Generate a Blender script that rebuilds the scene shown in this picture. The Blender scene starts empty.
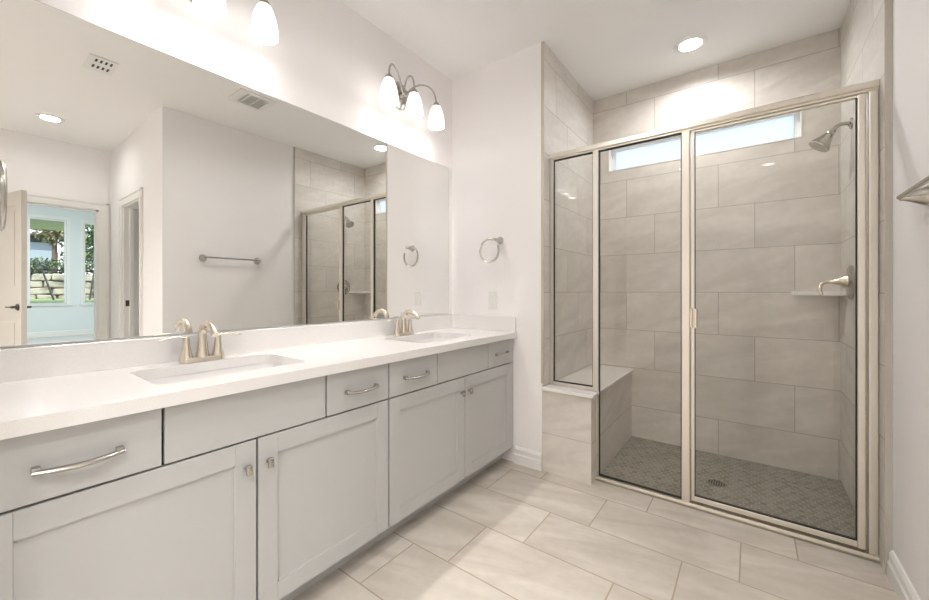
import bpy, bmesh, math, random
from mathutils import Vector, Matrix
PI = math.pi
S = bpy.context.scene
COL = S.collection

# ------------------------------------------------------------------ camera
cam = bpy.data.cameras.new('camera'); camo = bpy.data.objects.new('camera', cam); COL.objects.link(camo)
cam.sensor_fit = 'HORIZONTAL'; cam.sensor_width = 36.0
cam.lens = 36.0 * 383.0 / 929.0
cam.shift_y = -9.0 / 929.0
cam.clip_start = 0.01
camo.location = (1.87, 0.0, 1.187)
camo.rotation_euler = (PI/2, 0, math.atan2(751-464.5, 383.0))
S.camera = camo

# ------------------------------------------------------------------ world, sun, exposure
W = bpy.data.worlds.new('world'); S.world = W; W.use_nodes = True
nt = W.node_tree; bgn = nt.nodes['Background']
sky = nt.nodes.new('ShaderNodeTexSky')
try:
    sky.sky_type = 'NISHITA'; sky.sun_disc = False; sky.sun_elevation = math.radians(50); sky.sun_rotation = math.radians(200)
except Exception: pass
mxw = nt.nodes.new('ShaderNodeMixRGB'); mxw.inputs[0].default_value = 0.55; mxw.inputs[2].default_value = (7.2, 7.8, 8.4, 1)
nt.links.new(sky.outputs[0], mxw.inputs[1]); nt.links.new(mxw.outputs[0], bgn.inputs[0])
bgn.inputs[1].default_value = 0.15
sun = bpy.data.lights.new('sun', 'SUN'); sun.energy = 1.5; sun.angle = 0.02; sun.color = (1, .96, .88)
so = bpy.data.objects.new('sun', sun); COL.objects.link(so); so.rotation_euler = (math.radians(42), 0, math.radians(-70))

VS = S.view_settings
VS.view_transform = 'Standard'; VS.look = 'None'; VS.gamma = 1.0; VS.use_curve_mapping = False
VS.exposure = 1.68
S.cycles.use_denoising = True
S.cycles.max_bounces = 14; S.cycles.diffuse_bounces = 8; S.cycles.glossy_bounces = 6
S.cycles.transmission_bounces = 8; S.cycles.transparent_max_bounces = 16
S.cycles.sample_clamp_indirect = 6.0
S.cycles.caustics_reflective = False; S.cycles.caustics_refractive = False
BULB_W = 4.6          # each vanity bulb
CAN_W = 4.6           # each recessed light
CAN_E = 5.0           # glow of a recessed light's lens
GLASSCOL = 0.96

# ------------------------------------------------------------------ material helpers
def mat(name, col=(.8,.8,.8), rough=.5, metal=0.0, spec=.5, bump=None, var=None, coat=0.0, aniso=None):
    m = bpy.data.materials.new(name); m.use_nodes = True
    n = m.node_tree.nodes; l = m.node_tree.links; b = n['Principled BSDF']
    b.inputs['Base Color'].default_value = (*col, 1); b.inputs['Roughness'].default_value = rough
    b.inputs['Metallic'].default_value = metal; b.inputs['Specular IOR Level'].default_value = spec
    if coat: b.inputs['Coat Weight'].default_value = coat; b.inputs['Coat Roughness'].default_value = .08
    g = n.new('ShaderNodeNewGeometry')
    if bump:
        sc, st = bump
        t = n.new('ShaderNodeTexNoise'); t.inputs['Scale'].default_value = sc; t.inputs['Detail'].default_value = 3
        l.new(g.outputs['Position'], t.inputs['Vector'])
        bp = n.new('ShaderNodeBump'); bp.inputs['Strength'].default_value = st; bp.inputs['Distance'].default_value = .004
        l.new(t.outputs[0], bp.inputs['Height']); l.new(bp.outputs[0], b.inputs['Normal'])
    if var:
        sc, col2, lo, hi = var
        t = n.new('ShaderNodeTexNoise'); t.inputs['Scale'].default_value = sc; t.inputs['Detail'].default_value = 5
        l.new(g.outputs['Position'], t.inputs['Vector'])
        r = n.new('ShaderNodeValToRGB'); r.color_ramp.elements[0].position = lo; r.color_ramp.elements[1].position = hi
        r.color_ramp.elements[0].color = (*col, 1); r.color_ramp.elements[1].color = (*col2, 1)
        l.new(t.outputs[0], r.inputs[0]); l.new(r.outputs[0], b.inputs['Base Color'])
    return m

def mnode(nt, op, a, b=None, c=None):
    n = nt.nodes.new('ShaderNodeMath'); n.operation = op
    for i, v in enumerate((a, b, c)):
        if v is None: continue
        if isinstance(v, (int, float)): n.inputs[i].default_value = v
        else: nt.links.new(v, n.inputs[i])
    return n.outputs[0]

def tile_mat(name, floor=False, h=.3085, w=.632, v0=-.056, u0=2.944, shift=-.2107, yoff=-1.278, c1=(.62,.59,.55), c2=(.71,.68,.645), grout=(.42,.395,.36), gw=.004, rough=.47, vein=.5):
    m = bpy.data.materials.new(name); m.use_nodes = True
    T = m.node_tree; n = T.nodes; l = T.links; b = n['Principled BSDF']
    g = n.new('ShaderNodeNewGeometry'); sp = n.new('ShaderNodeSeparateXYZ'); l.new(g.outputs['Position'], sp.inputs[0])
    if floor:
        u = sp.outputs[0]; v = sp.outputs[1]
    else:
        sn = n.new('ShaderNodeSeparateXYZ'); l.new(g.outputs['True Normal'], sn.inputs[0])
        k = mnode(T, 'GREATER_THAN', mnode(T, 'ABSOLUTE', sn.outputs[0]), .5)
        yy = mnode(T, 'ADD', sp.outputs[1], yoff)
        u = mnode(T, 'ADD', mnode(T, 'MULTIPLY', yy, k), mnode(T, 'MULTIPLY', sp.outputs[0], mnode(T, 'SUBTRACT', 1.0, k)))
        v = sp.outputs[2]
    vv = mnode(T, 'DIVIDE', mnode(T, 'SUBTRACT', v, v0), h)
    row = mnode(T, 'FLOOR', vv)
    uu = mnode(T, 'DIVIDE', mnode(T, 'SUBTRACT', mnode(T, 'SUBTRACT', u, u0), mnode(T, 'MULTIPLY', row, shift)), w)
    fu = mnode(T, 'FRACT', uu); fv = mnode(T, 'FRACT', vv); idu = mnode(T, 'FLOOR', uu)
    du = mnode(T, 'MULTIPLY', mnode(T, 'MINIMUM', fu, mnode(T, 'SUBTRACT', 1.0, fu)), w)
    dv = mnode(T, 'MULTIPLY', mnode(T, 'MINIMUM', fv, mnode(T, 'SUBTRACT', 1.0, fv)), h)
    d = mnode(T, 'MINIMUM', du, dv)
    mask = mnode(T, 'LESS_THAN', d, gw/2)
    cmb = n.new('ShaderNodeCombineXYZ'); l.new(idu, cmb.inputs[0]); l.new(row, cmb.inputs[1])
    wn = n.new('ShaderNodeTexWhiteNoise'); wn.noise_dimensions = '2D'; l.new(cmb.outputs[0], wn.inputs['Vector'])
    # veins: stretched noise, offset per tile
    c3 = n.new('ShaderNodeCombineXYZ')
    l.new(mnode(T, 'ADD', mnode(T, 'MULTIPLY', u, 1.6), mnode(T, 'MULTIPLY', v, 1.3)), c3.inputs[0])
    l.new(mnode(T, 'SUBTRACT', mnode(T, 'MULTIPLY', v, 7.0), mnode(T, 'MULTIPLY', u, 2.2)), c3.inputs[1])
    l.new(mnode(T, 'MULTIPLY', wn.outputs[0], 37.0), c3.inputs[2])
    no = n.new('ShaderNodeTexNoise'); no.inputs['Scale'].default_value = 1.0; no.inputs['Detail'].default_value = 7; no.inputs['Distortion'].default_value = 1.1
    l.new(c3.outputs[0], no.inputs['Vector'])
    rp = n.new('ShaderNodeValToRGB'); rp.color_ramp.elements[0].position = .33; rp.color_ramp.elements[1].position = .66
    rp.color_ramp.elements[0].color = (*c1, 1); rp.color_ramp.elements[1].color = (*c2, 1)
    l.new(no.outputs[0], rp.inputs[0])
    n2 = n.new('ShaderNodeTexNoise'); n2.inputs['Scale'].default_value = 22; n2.inputs['Detail'].default_value = 6
    l.new(g.outputs['Position'], n2.inputs['Vector'])
    br = mnode(T, 'ADD', mnode(T, 'ADD', mnode(T, 'MULTIPLY', wn.outputs[0], .07), mnode(T, 'MULTIPLY', n2.outputs[0], .20)), .865)
    mu = n.new('ShaderNodeVectorMath'); mu.operation = 'SCALE'; l.new(rp.outputs[0], mu.inputs[0]); l.new(br, mu.inputs['Scale'])
    # a thin darker vein line
    ln = mnode(T, 'ABSOLUTE', mnode(T, 'SUBTRACT', no.outputs[0], .5))
    lm = mnode(T, 'MULTIPLY', mnode(T, 'LESS_THAN', ln, .006), .10 * vein)
    m1 = n.new('ShaderNodeMixRGB'); l.new(lm, m1.inputs[0]); l.new(mu.outputs[0], m1.inputs[1]); m1.inputs[2].default_value = (*grout, 1)
    m2 = n.new('ShaderNodeMixRGB'); l.new(mask, m2.inputs[0]); l.new(m1.outputs[0], m2.inputs[1]); m2.inputs[2].default_value = (*grout, 1)
    l.new(m2.outputs[0], b.inputs['Base Color'])
    l.new(mnode(T, 'ADD', mnode(T, 'MULTIPLY', mask, .4), rough), b.inputs['Roughness'])
    hgt = mnode(T, 'MINIMUM', mnode(T, 'MULTIPLY', d, 1/(gw)), 1.0)
    bp = n.new('ShaderNodeBump'); bp.inputs['Strength'].default_value = .25; bp.inputs['Distance'].default_value = .002
    l.new(hgt, bp.inputs['Height']); l.new(bp.outputs[0], b.inputs['Normal'])
    return m

def hex_mat(name, s=.050):
    m = bpy.data.materials.new(name); m.use_nodes = True
    T = m.node_tree; n = T.nodes; l = T.links; b = n['Principled BSDF']
    g = n.new('ShaderNodeNewGeometry'); sp = n.new('ShaderNodeSeparateXYZ'); l.new(g.outputs['Position'], sp.inputs[0])
    px = mnode(T, 'DIVIDE', sp.outputs[0], s); py = mnode(T, 'DIVIDE', sp.outputs[1], s); R = 1.7320508
    def cell(ox, oy):
        ax = mnode(T, 'SUBTRACT', mnode(T, 'FLOORED_MODULO', mnode(T, 'SUBTRACT', px, ox), 1.0), .5)
        ay = mnode(T, 'SUBTRACT', mnode(T, 'FLOORED_MODULO', mnode(T, 'SUBTRACT', py, oy), R), R/2)
        return ax, ay, mnode(T, 'ADD', mnode(T, 'MULTIPLY', ax, ax), mnode(T, 'MULTIPLY', ay, ay))
    ax, ay, la = cell(0, 0); bx_, by_, lb = cell(.5, R/2)
    k = mnode(T, 'LESS_THAN', la, lb); k1 = mnode(T, 'SUBTRACT', 1.0, k)
    gx = mnode(T, 'ADD', mnode(T, 'MULTIPLY', ax, k), mnode(T, 'MULTIPLY', bx_, k1))
    gy = mnode(T, 'ADD', mnode(T, 'MULTIPLY', ay, k), mnode(T, 'MULTIPLY', by_, k1))
    X = mnode(T, 'ABSOLUTE', gx); Y = mnode(T, 'ABSOLUTE', gy)
    d = mnode(T, 'MAXIMUM', mnode(T, 'ADD', mnode(T, 'MULTIPLY', X, .5), mnode(T, 'MULTIPLY', Y, .866)), X)
    mask = mnode(T, 'GREATER_THAN', d, .455)
    cm = n.new('ShaderNodeCombineXYZ'); l.new(mnode(T, 'ROUND', mnode(T, 'MULTIPLY', mnode(T, 'SUBTRACT', px, gx), 4)), cm.inputs[0]); l.new(mnode(T, 'ROUND', mnode(T, 'MULTIPLY', mnode(T, 'SUBTRACT', py, gy), 4)), cm.inputs[1])
    wn = n.new('ShaderNodeTexWhiteNoise'); wn.noise_dimensions = '2D'; l.new(cm.outputs[0], wn.inputs['Vector'])
    r = n.new('ShaderNodeValToRGB'); r.color_ramp.elements[0].color = (.19,.17,.14,1); r.color_ramp.elements[1].color = (.30,.275,.235,1)
    l.new(wn.outputs[0], r.inputs[0])
    m2 = n.new('ShaderNodeMixRGB'); l.new(mask, m2.inputs[0]); l.new(r.outputs[0], m2.inputs[1]); m2.inputs[2].default_value = (.40,.385,.345,1)
    l.new(m2.outputs[0], b.inputs['Base Color']); b.inputs['Roughness'].default_value = .5
    return m

def glass_mat(name, t=(.93,.93,.92), refl=.85):
    m = bpy.data.materials.new(name); m.use_nodes = True
    T = m.node_tree; n = T.nodes; l = T.links; n.remove(n['Principled BSDF'])
    o = n['Material Output']; tr = n.new('ShaderNodeBsdfTransparent'); tr.inputs[0].default_value = (*t, 1)
    gl = n.new('ShaderNodeBsdfGlossy'); gl.inputs['Roughness'].default_value = 0.0; gl.inputs[0].default_value = (refl, refl, refl, 1)
    fr = n.new('ShaderNodeFresnel'); fr.inputs[0].default_value = 1.5
    gg = n.new('ShaderNodeNewGeometry')
    f = mnode(T, 'MULTIPLY', fr.outputs[0], mnode(T, 'SUBTRACT', 1.0, gg.outputs['Backfacing']))
    mx = n.new('ShaderNodeMixShader'); l.new(f, mx.inputs[0]); l.new(tr.outputs[0], mx.inputs[1]); l.new(gl.outputs[0], mx.inputs[2])
    l.new(mx.outputs[0], o.inputs[0]); return m

def emis_mat(name, col, st, diff=None):
    m = bpy.data.materials.new(name); m.use_nodes = True
    b = m.node_tree.nodes['Principled BSDF']; b.inputs['Base Color'].default_value = (*(diff or (.9,.9,.9)), 1)
    b.inputs['Emission Color'].default_value = (*col, 1); b.inputs['Emission Strength'].default_value = st; b.inputs['Roughness'].default_value = .35
    return m

M = {}
M['paint'] = mat('wall_paint', (.87,.85,.845), .85, spec=.25, bump=(140, .25))
M['ceil'] = mat('ceiling_paint', (.87,.865,.855), .9, spec=.2, bump=(120, .25))
M['trim'] = mat('trim_paint', (.82,.81,.79), .4)
M['tile'] = tile_mat('shower_wall_tile', c1=(.63,.595,.55), c2=(.735,.70,.655))
M['floor'] = tile_mat('floor_tile', floor=True, h=.31, w=.617, v0=.06, u0=-.015, shift=.205, c1=(.51,.46,.395), c2=(.64,.59,.525), grout=(.40,.33,.25), gw=.006, rough=.42, vein=.6)
M['benchtile'] = tile_mat('bench_tile', c1=(.60,.56,.51), c2=(.71,.67,.62), w=.9, u0=.762, shift=0, yoff=-1.575)
M['hex'] = hex_mat('hex_mosaic', .036)
M['quartz'] = mat('white_quartz', (.77,.75,.735), .16, var=(260, (.80,.785,.77), .4, .65))
M['bench'] = mat('bench_quartz', (.80,.78,.76), .2)
M['porcelain'] = mat('porcelain', (.83,.82,.81), .08)
M['cab'] = mat('cabinet_paint', (.49,.495,.487), .42, spec=.4)
M['void'] = mat('cabinet_inside', (.10,.085,.07), .8)
M['nickel'] = mat('brushed_nickel', (.72,.66,.56), .26, metal=1)
M['chrome'] = mat('satin_nickel', (.50,.48,.44), .25, metal=1)
M['frame'] = mat('enclosure_metal', (.80,.76,.68), .42, metal=1)
M['darkmetal'] = mat('dark_bronze', (.09,.08,.07), .4, metal=.6)
M['sill'] = mat('sill_metal', (.42,.38,.31), .5, metal=1)
M['rubber'] = mat('black_gasket', (.02,.02,.02), .5)
M['mirror'] = mat('mirror_silver', (.93,.935,.915), .0, metal=1)
M['mirroredge'] = mat('mirror_edge', (.45,.50,.47), .2)
M['glass'] = glass_mat('shower_glass', (GLASSCOL, GLASSCOL, GLASSCOL*.985))
M['clear'] = glass_mat('window_glass', (.97,.98,.98))
M['shade'] = emis_mat('opal_shade', (1.0,.97,.945), .68)
M['lens'] = emis_mat('light_lens', (1.0,.985,.96), CAN_E)
M['white_plastic'] = mat('white_plastic', (.80,.79,.77), .35)
M['slot'] = mat('dark_slot', (.05,.05,.05), .7)
M['slotgrey'] = mat('grey_grille', (.70,.70,.67), .7)
M['edge'] = mat('tile_edge_trim', (.55,.50,.42), .4, metal=.4)
M['door'] = mat('door_paint', (.62,.59,.53), .4)
M['bedwall'] = mat('bedroom_paint', (.74,.785,.785), .9, spec=.2)
M['bedfloor'] = mat('bedroom_carpet', (.58,.58,.57), .95, bump=(300, .5))
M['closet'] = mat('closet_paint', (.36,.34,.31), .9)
M['grass'] = mat('lawn_grass', (.15,.22,.07), .95, var=(9, (.24,.32,.12), .4, .6))
M['stone'] = mat('limestone', (.16,.14,.11), .9, bump=(18, .8), var=(2.2, (.40,.36,.30), .38, .6))
M['mortar'] = mat('dark_mortar', (.12,.11,.08), .95)
M['leaf'] = mat('leaf_green', (.07,.12,.045), .7, var=(2.5, (.20,.25,.13), .42, .6))
M['leafy'] = mat('leaf_yellow', (.16,.19,.07), .7, var=(3, (.36,.30,.18), .4, .6))
M['bark'] = mat('bark', (.12,.09,.06), .9)
M['house'] = mat('house_siding', (.36,.44,.50), .8)
M['roof'] = mat('house_roof', (.30,.30,.34), .8)
M['soffit'] = mat('house_fascia', (.62,.60,.60), .8)
M['winframe'] = mat('window_vinyl', (.85,.86,.86), .4)
def frosted():
    m = bpy.data.materials.new('frosted_glass'); m.use_nodes = True
    T = m.node_tree; n = T.nodes; l = T.links; n.remove(n['Principled BSDF']); o = n['Material Output']
    a = n.new('ShaderNodeBsdfTranslucent'); a.inputs[0].default_value = (.74,.76,.79,1)
    d = n.new('ShaderNodeBsdfGlossy'); d.inputs[0].default_value = (.9,.9,.9,1); d.inputs['Roughness'].default_value = .3
    mx = n.new('ShaderNodeMixShader'); mx.inputs[0].default_value = .06
    l.new(a.outputs[0], mx.inputs[1]); l.new(d.outputs[0], mx.inputs[2]); l.new(mx.outputs[0], o.inputs[0]); return m
M['frosted'] = frosted()

# ------------------------------------------------------------------ mesh helpers
def nb(): return bmesh.new()
def box(bm, x0, x1, y0, y1, z0, z1, bev=0, seg=2):
    vs = [bm.verts.new((x, y, z)) for x in (x0, x1) for y in (y0, y1) for z in (z0, z1)]
    f = [(0,1,3,2), (4,6,7,5), (0,4,5,1), (2,3,7,6), (0,2,6,4), (1,5,7,3)]
    fs = [bm.faces.new([vs[i] for i in q]) for q in f]
    if bev:
        es = list({e for fc in fs for e in fc.edges})
        bmesh.ops.bevel(bm, geom=es, offset=bev, segments=seg, affect='EDGES', profile=.5)
def prism(bm, poly, axis, a0, a1):
    """extrude a 2-D polygon along an axis; poly holds the two other coordinates in x,y,z order"""
    def P(p, a):
        q = list(p); q.insert(axis, a); return bm.verts.new(q)
    A = [P(p, a0) for p in poly]; B = [P(p, a1) for p in poly]; n = len(poly)
    bm.faces.new(A); bm.faces.new(B[::-1])
    for i in range(n): bm.faces.new((A[i], B[i], B[(i+1) % n], A[(i+1) % n]))
def frame_from(t):
    t = t.normalized(); up = Vector((0,0,1)) if abs(t.z) < .9 else Vector((1,0,0))
    a = t.cross(up).normalized(); return a, t.cross(a).normalized()
def tube(bm, pts, r, seg=12, cap=True, flat=None, closed=False):
    pts = [Vector(p) for p in pts]; n = len(pts)
    rs = r if isinstance(r, (list, tuple)) else [r]*n
    rings = []; a = None
    for i, p in enumerate(pts):
        if closed: t = pts[(i+1) % n] - pts[i-1]
        else: t = pts[min(i+1, n-1)] - pts[max(i-1, 0)]
        t.normalize()
        if a is None: a, b = frame_from(t)
        else:
            a = (a - t*a.dot(t)).normalized(); b = t.cross(a).normalized()
        fy = flat[i] if isinstance(flat, (list, tuple)) else (flat or 1.0)
        rings.append([bm.verts.new(p + (a*math.cos(2*PI*k/seg) + b*math.sin(2*PI*k/seg)*fy)*rs[i]) for k in range(seg)])
    m = n if closed else n-1
    for i in range(m):
        A, B = rings[i], rings[(i+1) % n]
        for k in range(seg): bm.faces.new((A[k], A[(k+1) % seg], B[(k+1) % seg], B[k]))
    if cap and not closed: bm.faces.new(rings[0][::-1]); bm.faces.new(rings[-1])
def lathe(bm, prof, c=(0,0,0), axis=(0,0,1), seg=24, cap0=False, cap1=False, scale=(1,1)):
    ax = Vector(axis).normalized(); a, b = frame_from(ax); c = Vector(c); rings = []
    for r, h in prof:
        if r < 1e-6: rings.append([bm.verts.new(c + ax*h)])
        else: rings.append([bm.verts.new(c + ax*h + a*r*scale[0]*math.cos(2*PI*k/seg) + b*r*scale[1]*math.sin(2*PI*k/seg)) for k in range(seg)])
    for A, B in zip(rings, rings[1:]):
        for k in range(seg):
            k2 = (k+1) % seg
            if len(A) == 1: bm.faces.new((A[0], B[k2], B[k]))
            elif len(B) == 1: bm.faces.new((A[k], A[k2], B[0]))
            else: bm.faces.new((A[k], A[k2], B[k2], B[k]))
    if cap0 and len(rings[0]) > 1: bm.faces.new(rings[0][::-1])
    if cap1 and len(rings[-1]) > 1: bm.faces.new(rings[-1])
def bez(p0, p1, p2, p3, n=12):
    out = []
    for i in range(n+1):
        t = i/n; out.append(tuple((1-t)**3*a + 3*(1-t)**2*t*b + 3*(1-t)*t*t*c + t**3*d for a, b, c, d in zip(p0, p1, p2, p3)))
    return out
ORG = {}
def obj(name, bm, m, parent=None, smooth=False, local=False, angle=None):
    """one mesh object; coordinates are world unless local=True (then relative to the parent's root)"""
    o0 = ORG.get(parent.name, Vector((0,0,0))) if parent else Vector((0,0,0))
    if parent and not local:
        bmesh.ops.translate(bm, verts=bm.verts, vec=-o0)
    bmesh.ops.recalc_face_normals(bm, faces=bm.faces)
    me = bpy.data.meshes.new(name); bm.to_mesh(me); bm.free()
    if smooth:
        for p in me.polygons: p.use_smooth = True
    me.materials.append(m)
    o = bpy.data.objects.new(name, me); COL.objects.link(o)
    if smooth:
        try:
            me.set_sharp_from_angle(angle=angle or math.radians(40))
        except Exception: pass
    if parent: o.parent = parent
    ORG[o.name] = o0
    return o
def thing(name, label, cat, loc, rz=0, group=None):
    o = bpy.data.objects.new(name, None); COL.objects.link(o); o.empty_display_size = .1
    o.location = loc; o.rotation_euler = (0,0,rz); o['label'] = label; o['category'] = cat
    if group: o['group'] = group
    ORG[o.name] = Vector(loc); return o
def tag(o, label, cat, group=None, kind=None):
    o['label'] = label; o['category'] = cat
    if group: o['group'] = group
    if kind: o['kind'] = kind
    return o
def struct(name, bm, m, label=None, smooth=False):
    o = obj(name, bm, m, smooth=smooth); o['kind'] = 'structure'
    if label: o['label'] = label
    return o
def dup(o, loc, label=None, rz=None):
    c = o.copy(); COL.objects.link(c); c.location = loc
    if rz is not None: c.rotation_euler = (0,0,rz)
    if label: c['label'] = label
    ORG[c.name] = Vector(loc)
    def rec(src, dst):
        for ch in list(src.children):
            d = ch.copy(); COL.objects.link(d); d.parent = dst; rec(ch, d)
    rec(o, c); return c
def origin(o, p):
    p = Vector(p); o.data.transform(Matrix.Translation(-p)); o.location = p; return o

# ------------------------------------------------------------------ dimensions
CZ = 2.835; YE = 2.337; XS = .762; YB = 3.33; XR = 2.342; XT = 2.320; YT = 2.345
YN = 1.12; XF = 4.22; YS = -2.0; YD = 2.45

# ------------------------------------------------------------------ room shell
b = nb(); box(b, -.12, XF, YS, YD+.03, -.12, 0); struct('floor', b, M['floor'], 'pale beige stone look tile laid in offset rows')
b = nb(); box(b, -.12, XF+.12, YS-.12, YB+.12, CZ, CZ+.1); struct('ceiling', b, M['ceil'], 'flat off-white ceiling')
b = nb(); box(b, -.12, 0, YS-.12, YB+.12, -.12, CZ); struct('wall_left', b, M['paint'], 'off-white wall behind the vanity mirror')
b = nb(); box(b, 0, .66, -.14, 0, 0, CZ); struct('wall_near', b, M['paint'], 'short return wall at the near end of the vanity')
b = nb(); box(b, 0, XS, YE, YB+.12, -.12, CZ); struct('wall_end', b, M['paint'], 'off-white wall at the far end of the vanity')
b = nb(); box(b, XR, XR+.12, YN, YB+.12, -.12, CZ); struct('wall_right', b, M['paint'], 'off-white wall opposite the vanity')
b = nb(); box(b, -.12, XF+.12, YS-.12, YS, -.12, CZ); struct('wall_behind_camera', b, M['paint'], 'off-white wall behind the camera')
# alcove side wall with a doorway
DX0, DX1, DH = 3.0, 3.645, 2.115
b = nb(); box(b, XR+.12, DX0, YN, YN+.12, 0, CZ); box(b, DX1, XF, YN, YN+.12, 0, CZ); box(b, DX0, DX1, YN, YN+.12, DH, CZ)
struct('wall_alcove_side', b, M['paint'], 'off-white alcove side wall with a doorway')
# far wall with bedroom doorway
BY0, BY1, BH = .20, 1.015, 2.125
b = nb(); box(b, XF, XF+.12, YS-.12, BY0, -.12, CZ); box(b, XF, XF+.12, BY1, YB+.12, -.12, CZ); box(b, XF, XF+.12, BY0, BY1, BH, CZ); box(b, XF, XF+.12, BY0, BY1, -.12, 0)
struct('wall_far', b, M['paint'], 'off-white wall with the bedroom doorway')
# shower shell
b = nb(); box(b, XS, XR, YD+.03, YB+.12, -.12, -.001); struct('floor_shower', b, M['hex'], 'small grey hexagon mosaic shower floor')
b = nb(); box(b, XS, XS+.013, YE+.0045, YB, .5535, CZ); struct('wall_shower_left', b, M['tile'], 'tiled left wall of the shower')
b = nb(); box(b, XT, XR, YT, YB, 0, CZ); struct('wall_shower_right', b, M['tile'], 'tiled right wall of the shower')
WX0, WX1, WZ0, WZ1 = .905, 2.137, 2.195, 2.412
b = nb(); box(b, XS, XR, YB, YB+.12, 0, WZ0); box(b, XS, XR, YB, YB+.12, WZ1, CZ); box(b, XS, WX0, YB, YB+.12, WZ0, WZ1); box(b, WX1, XR, YB, YB+.12, WZ0, WZ1)
struct('wall_shower_back', b, M['tile'], 'tiled back wall of the shower with a high window')
b = nb(); box(b, XS-.006, XS+.0145, YE-.001, YE+.004, .575, CZ); struct('trim_1', b, M['edge'], 'thin metal edge strip on the left shower tile')
b = nb(); box(b, XT-.001, XR, YT-.004, YT, 0, CZ); struct('trim_2', b, mat('grey_edge', (.50,.475,.43), .8), 'thin metal edge strip on the right shower tile')
# shower window
b = nb()
fw = .03
box(b, WX0, WX1, YB+.07, YB+.11, WZ0, WZ0+.012); box(b, WX0, WX1, YB+.07, YB+.11, WZ1-fw, WZ1)
box(b, WX0, WX0+fw, YB+.07, YB+.11, WZ0+.012, WZ1-fw); box(b, WX1-fw, WX1, YB+.07, YB+.11, WZ0+.012, WZ1-fw)
w1 = struct('window_1', b, M['winframe'], 'long narrow frosted window high in the shower')
b = nb(); box(b, WX0+fw, WX1-fw, YB+.088, YB+.092, WZ0+.012, WZ1-fw); obj('frosted_pane', b, M['frosted'], w1)
b = nb(); e = .005
box(b, WX0, WX1, YB-.005, YB+.0695, WZ1-e, WZ1+.004); box(b, WX0, WX1, YB-.003, YB+.0695, WZ0-.002, WZ0+e)
box(b, WX0-.002, WX0+e, YB-.004, YB+.0695, WZ0+e, WZ1-e); box(b, WX1-e, WX1+.002, YB-.004, YB+.0695, WZ0+e, WZ1-e)
obj('reveal_trim', b, M['trim'], w1)

# baseboards (two-step profile)
def base_prof(s): return [(0,0), (s*.018,0), (s*.018,.062), (s*.013,.070), (s*.013,.098), (s*.006,.112), (0,.115)]
def baseboard(name, axis, a0, a1, c, s, lbl):
    b = nb()
    if axis == 1: prism(b, [(c+p, z) for p, z in base_prof(s)], 1, a0, a1)
    else: prism(b, [(c+p, z) for p, z in base_prof(s)], 0, a0, a1)
    return struct(name, b, M['trim'], lbl)
baseboard('baseboard_end', 0, .56, XS, YE, -1, 'white baseboard between vanity and shower')
baseboard('baseboard_right', 1, YN, YT-.012, XR, -1, 'white baseboard along the right wall')
baseboard('baseboard_alcove', 0, DX1+.09, XF, YN, -1, 'white baseboard in the alcove')
baseboard('baseboard_alcove_near', 0, XR, DX0-.09, YN, -1, 'white baseboard beside the side doorway')
baseboard('baseboard_far', 1, YS, BY0-.09, XF, -1, 'white baseboard on the far wall')
baseboard('baseboard_left', 1, YS, -.14, 0, 1, 'white baseboard behind the camera')

# door casings and jambs
def casing_y(name, x0, x1, h, y, s, w=.088):   # on a wall facing -y (s=-1)
    b = nb()
    for z0, z1, xa, xb in ((0, h, x0-w, x0), (0, h, x1, x1+w)):
        box(b, xa, xb, y, y+s*.015, z0, z1); box(b, xa+(0 if xa < x0 else w-.02), xa+(.02 if xa < x0 else w), y+s*.015, y+s*.022, z0, z1)
    box(b, x0-w, x1+w, y, y+s*.015, h, h+w); box(b, x0-w, x1+w, y+s*.015, y+s*.022, h+w-.02, h+w)
    box(b, x0, x0+.018, y, y+.12, 0, h); box(b, x1-.018, x1, y, y+.12, 0, h); box(b, x0, x1, y, y+.12, h-.018, h)
    box(b, x1-.03, x1-.018, y+.05, y+.085, 0, h-.018); box(b, x0+.018, x0+.03, y+.05, y+.085, 0, h-.018)
    return struct(name, b, M['trim'], 'white door casing')
casing_y('trim_3', DX0, DX1, DH, YN, -1)
def casing_x(name, y0, y1, h, x, s, t=.12, w=.088):
    b = nb()
    for ya in (y0-w, y1): box(b, x, x+s*.015, ya, ya+w, 0, h)
    box(b, x+s*.015, x+s*.022, y0-w, y0-w+.02, 0, h+w); box(b, x+s*.015, x+s*.022, y1+w-.02, y1+w, 0, h+w)
    box(b, x, x+s*.015, y0-w, y1+w, h, h+w); box(b, x+s*.015, x+s*.022, y0-w, y1+w, h+w-.02, h+w)
    box(b, x, x+t, y0, y0+.018, 0, h); box(b, x, x+t, y1-.018, y1, 0, h); box(b, x, x+t, y0, y1, h-.018, h)
    return struct(name, b, M['trim'], 'white door casing of the bedroom doorway')
casing_x('trim_4', BY0, BY1, BH, XF, -1)

b = nb(); box(b, DX1-.0195, DX1-.0178, YN+.015, YN+.048, 1.02, 1.085); o = obj('strike_plate', b, M['darkmetal']); o['kind'] = 'structure'
# closet beyond the side doorway
CX0, CX1, CY1 = XR+.12, XF, 2.9
b = nb(); box(b, CX0, CX1, CY1, CY1+.1, 0, CZ); struct('wall_closet', b, M['closet'], 'shaded wall of the small room beyond the side doorway')

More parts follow.
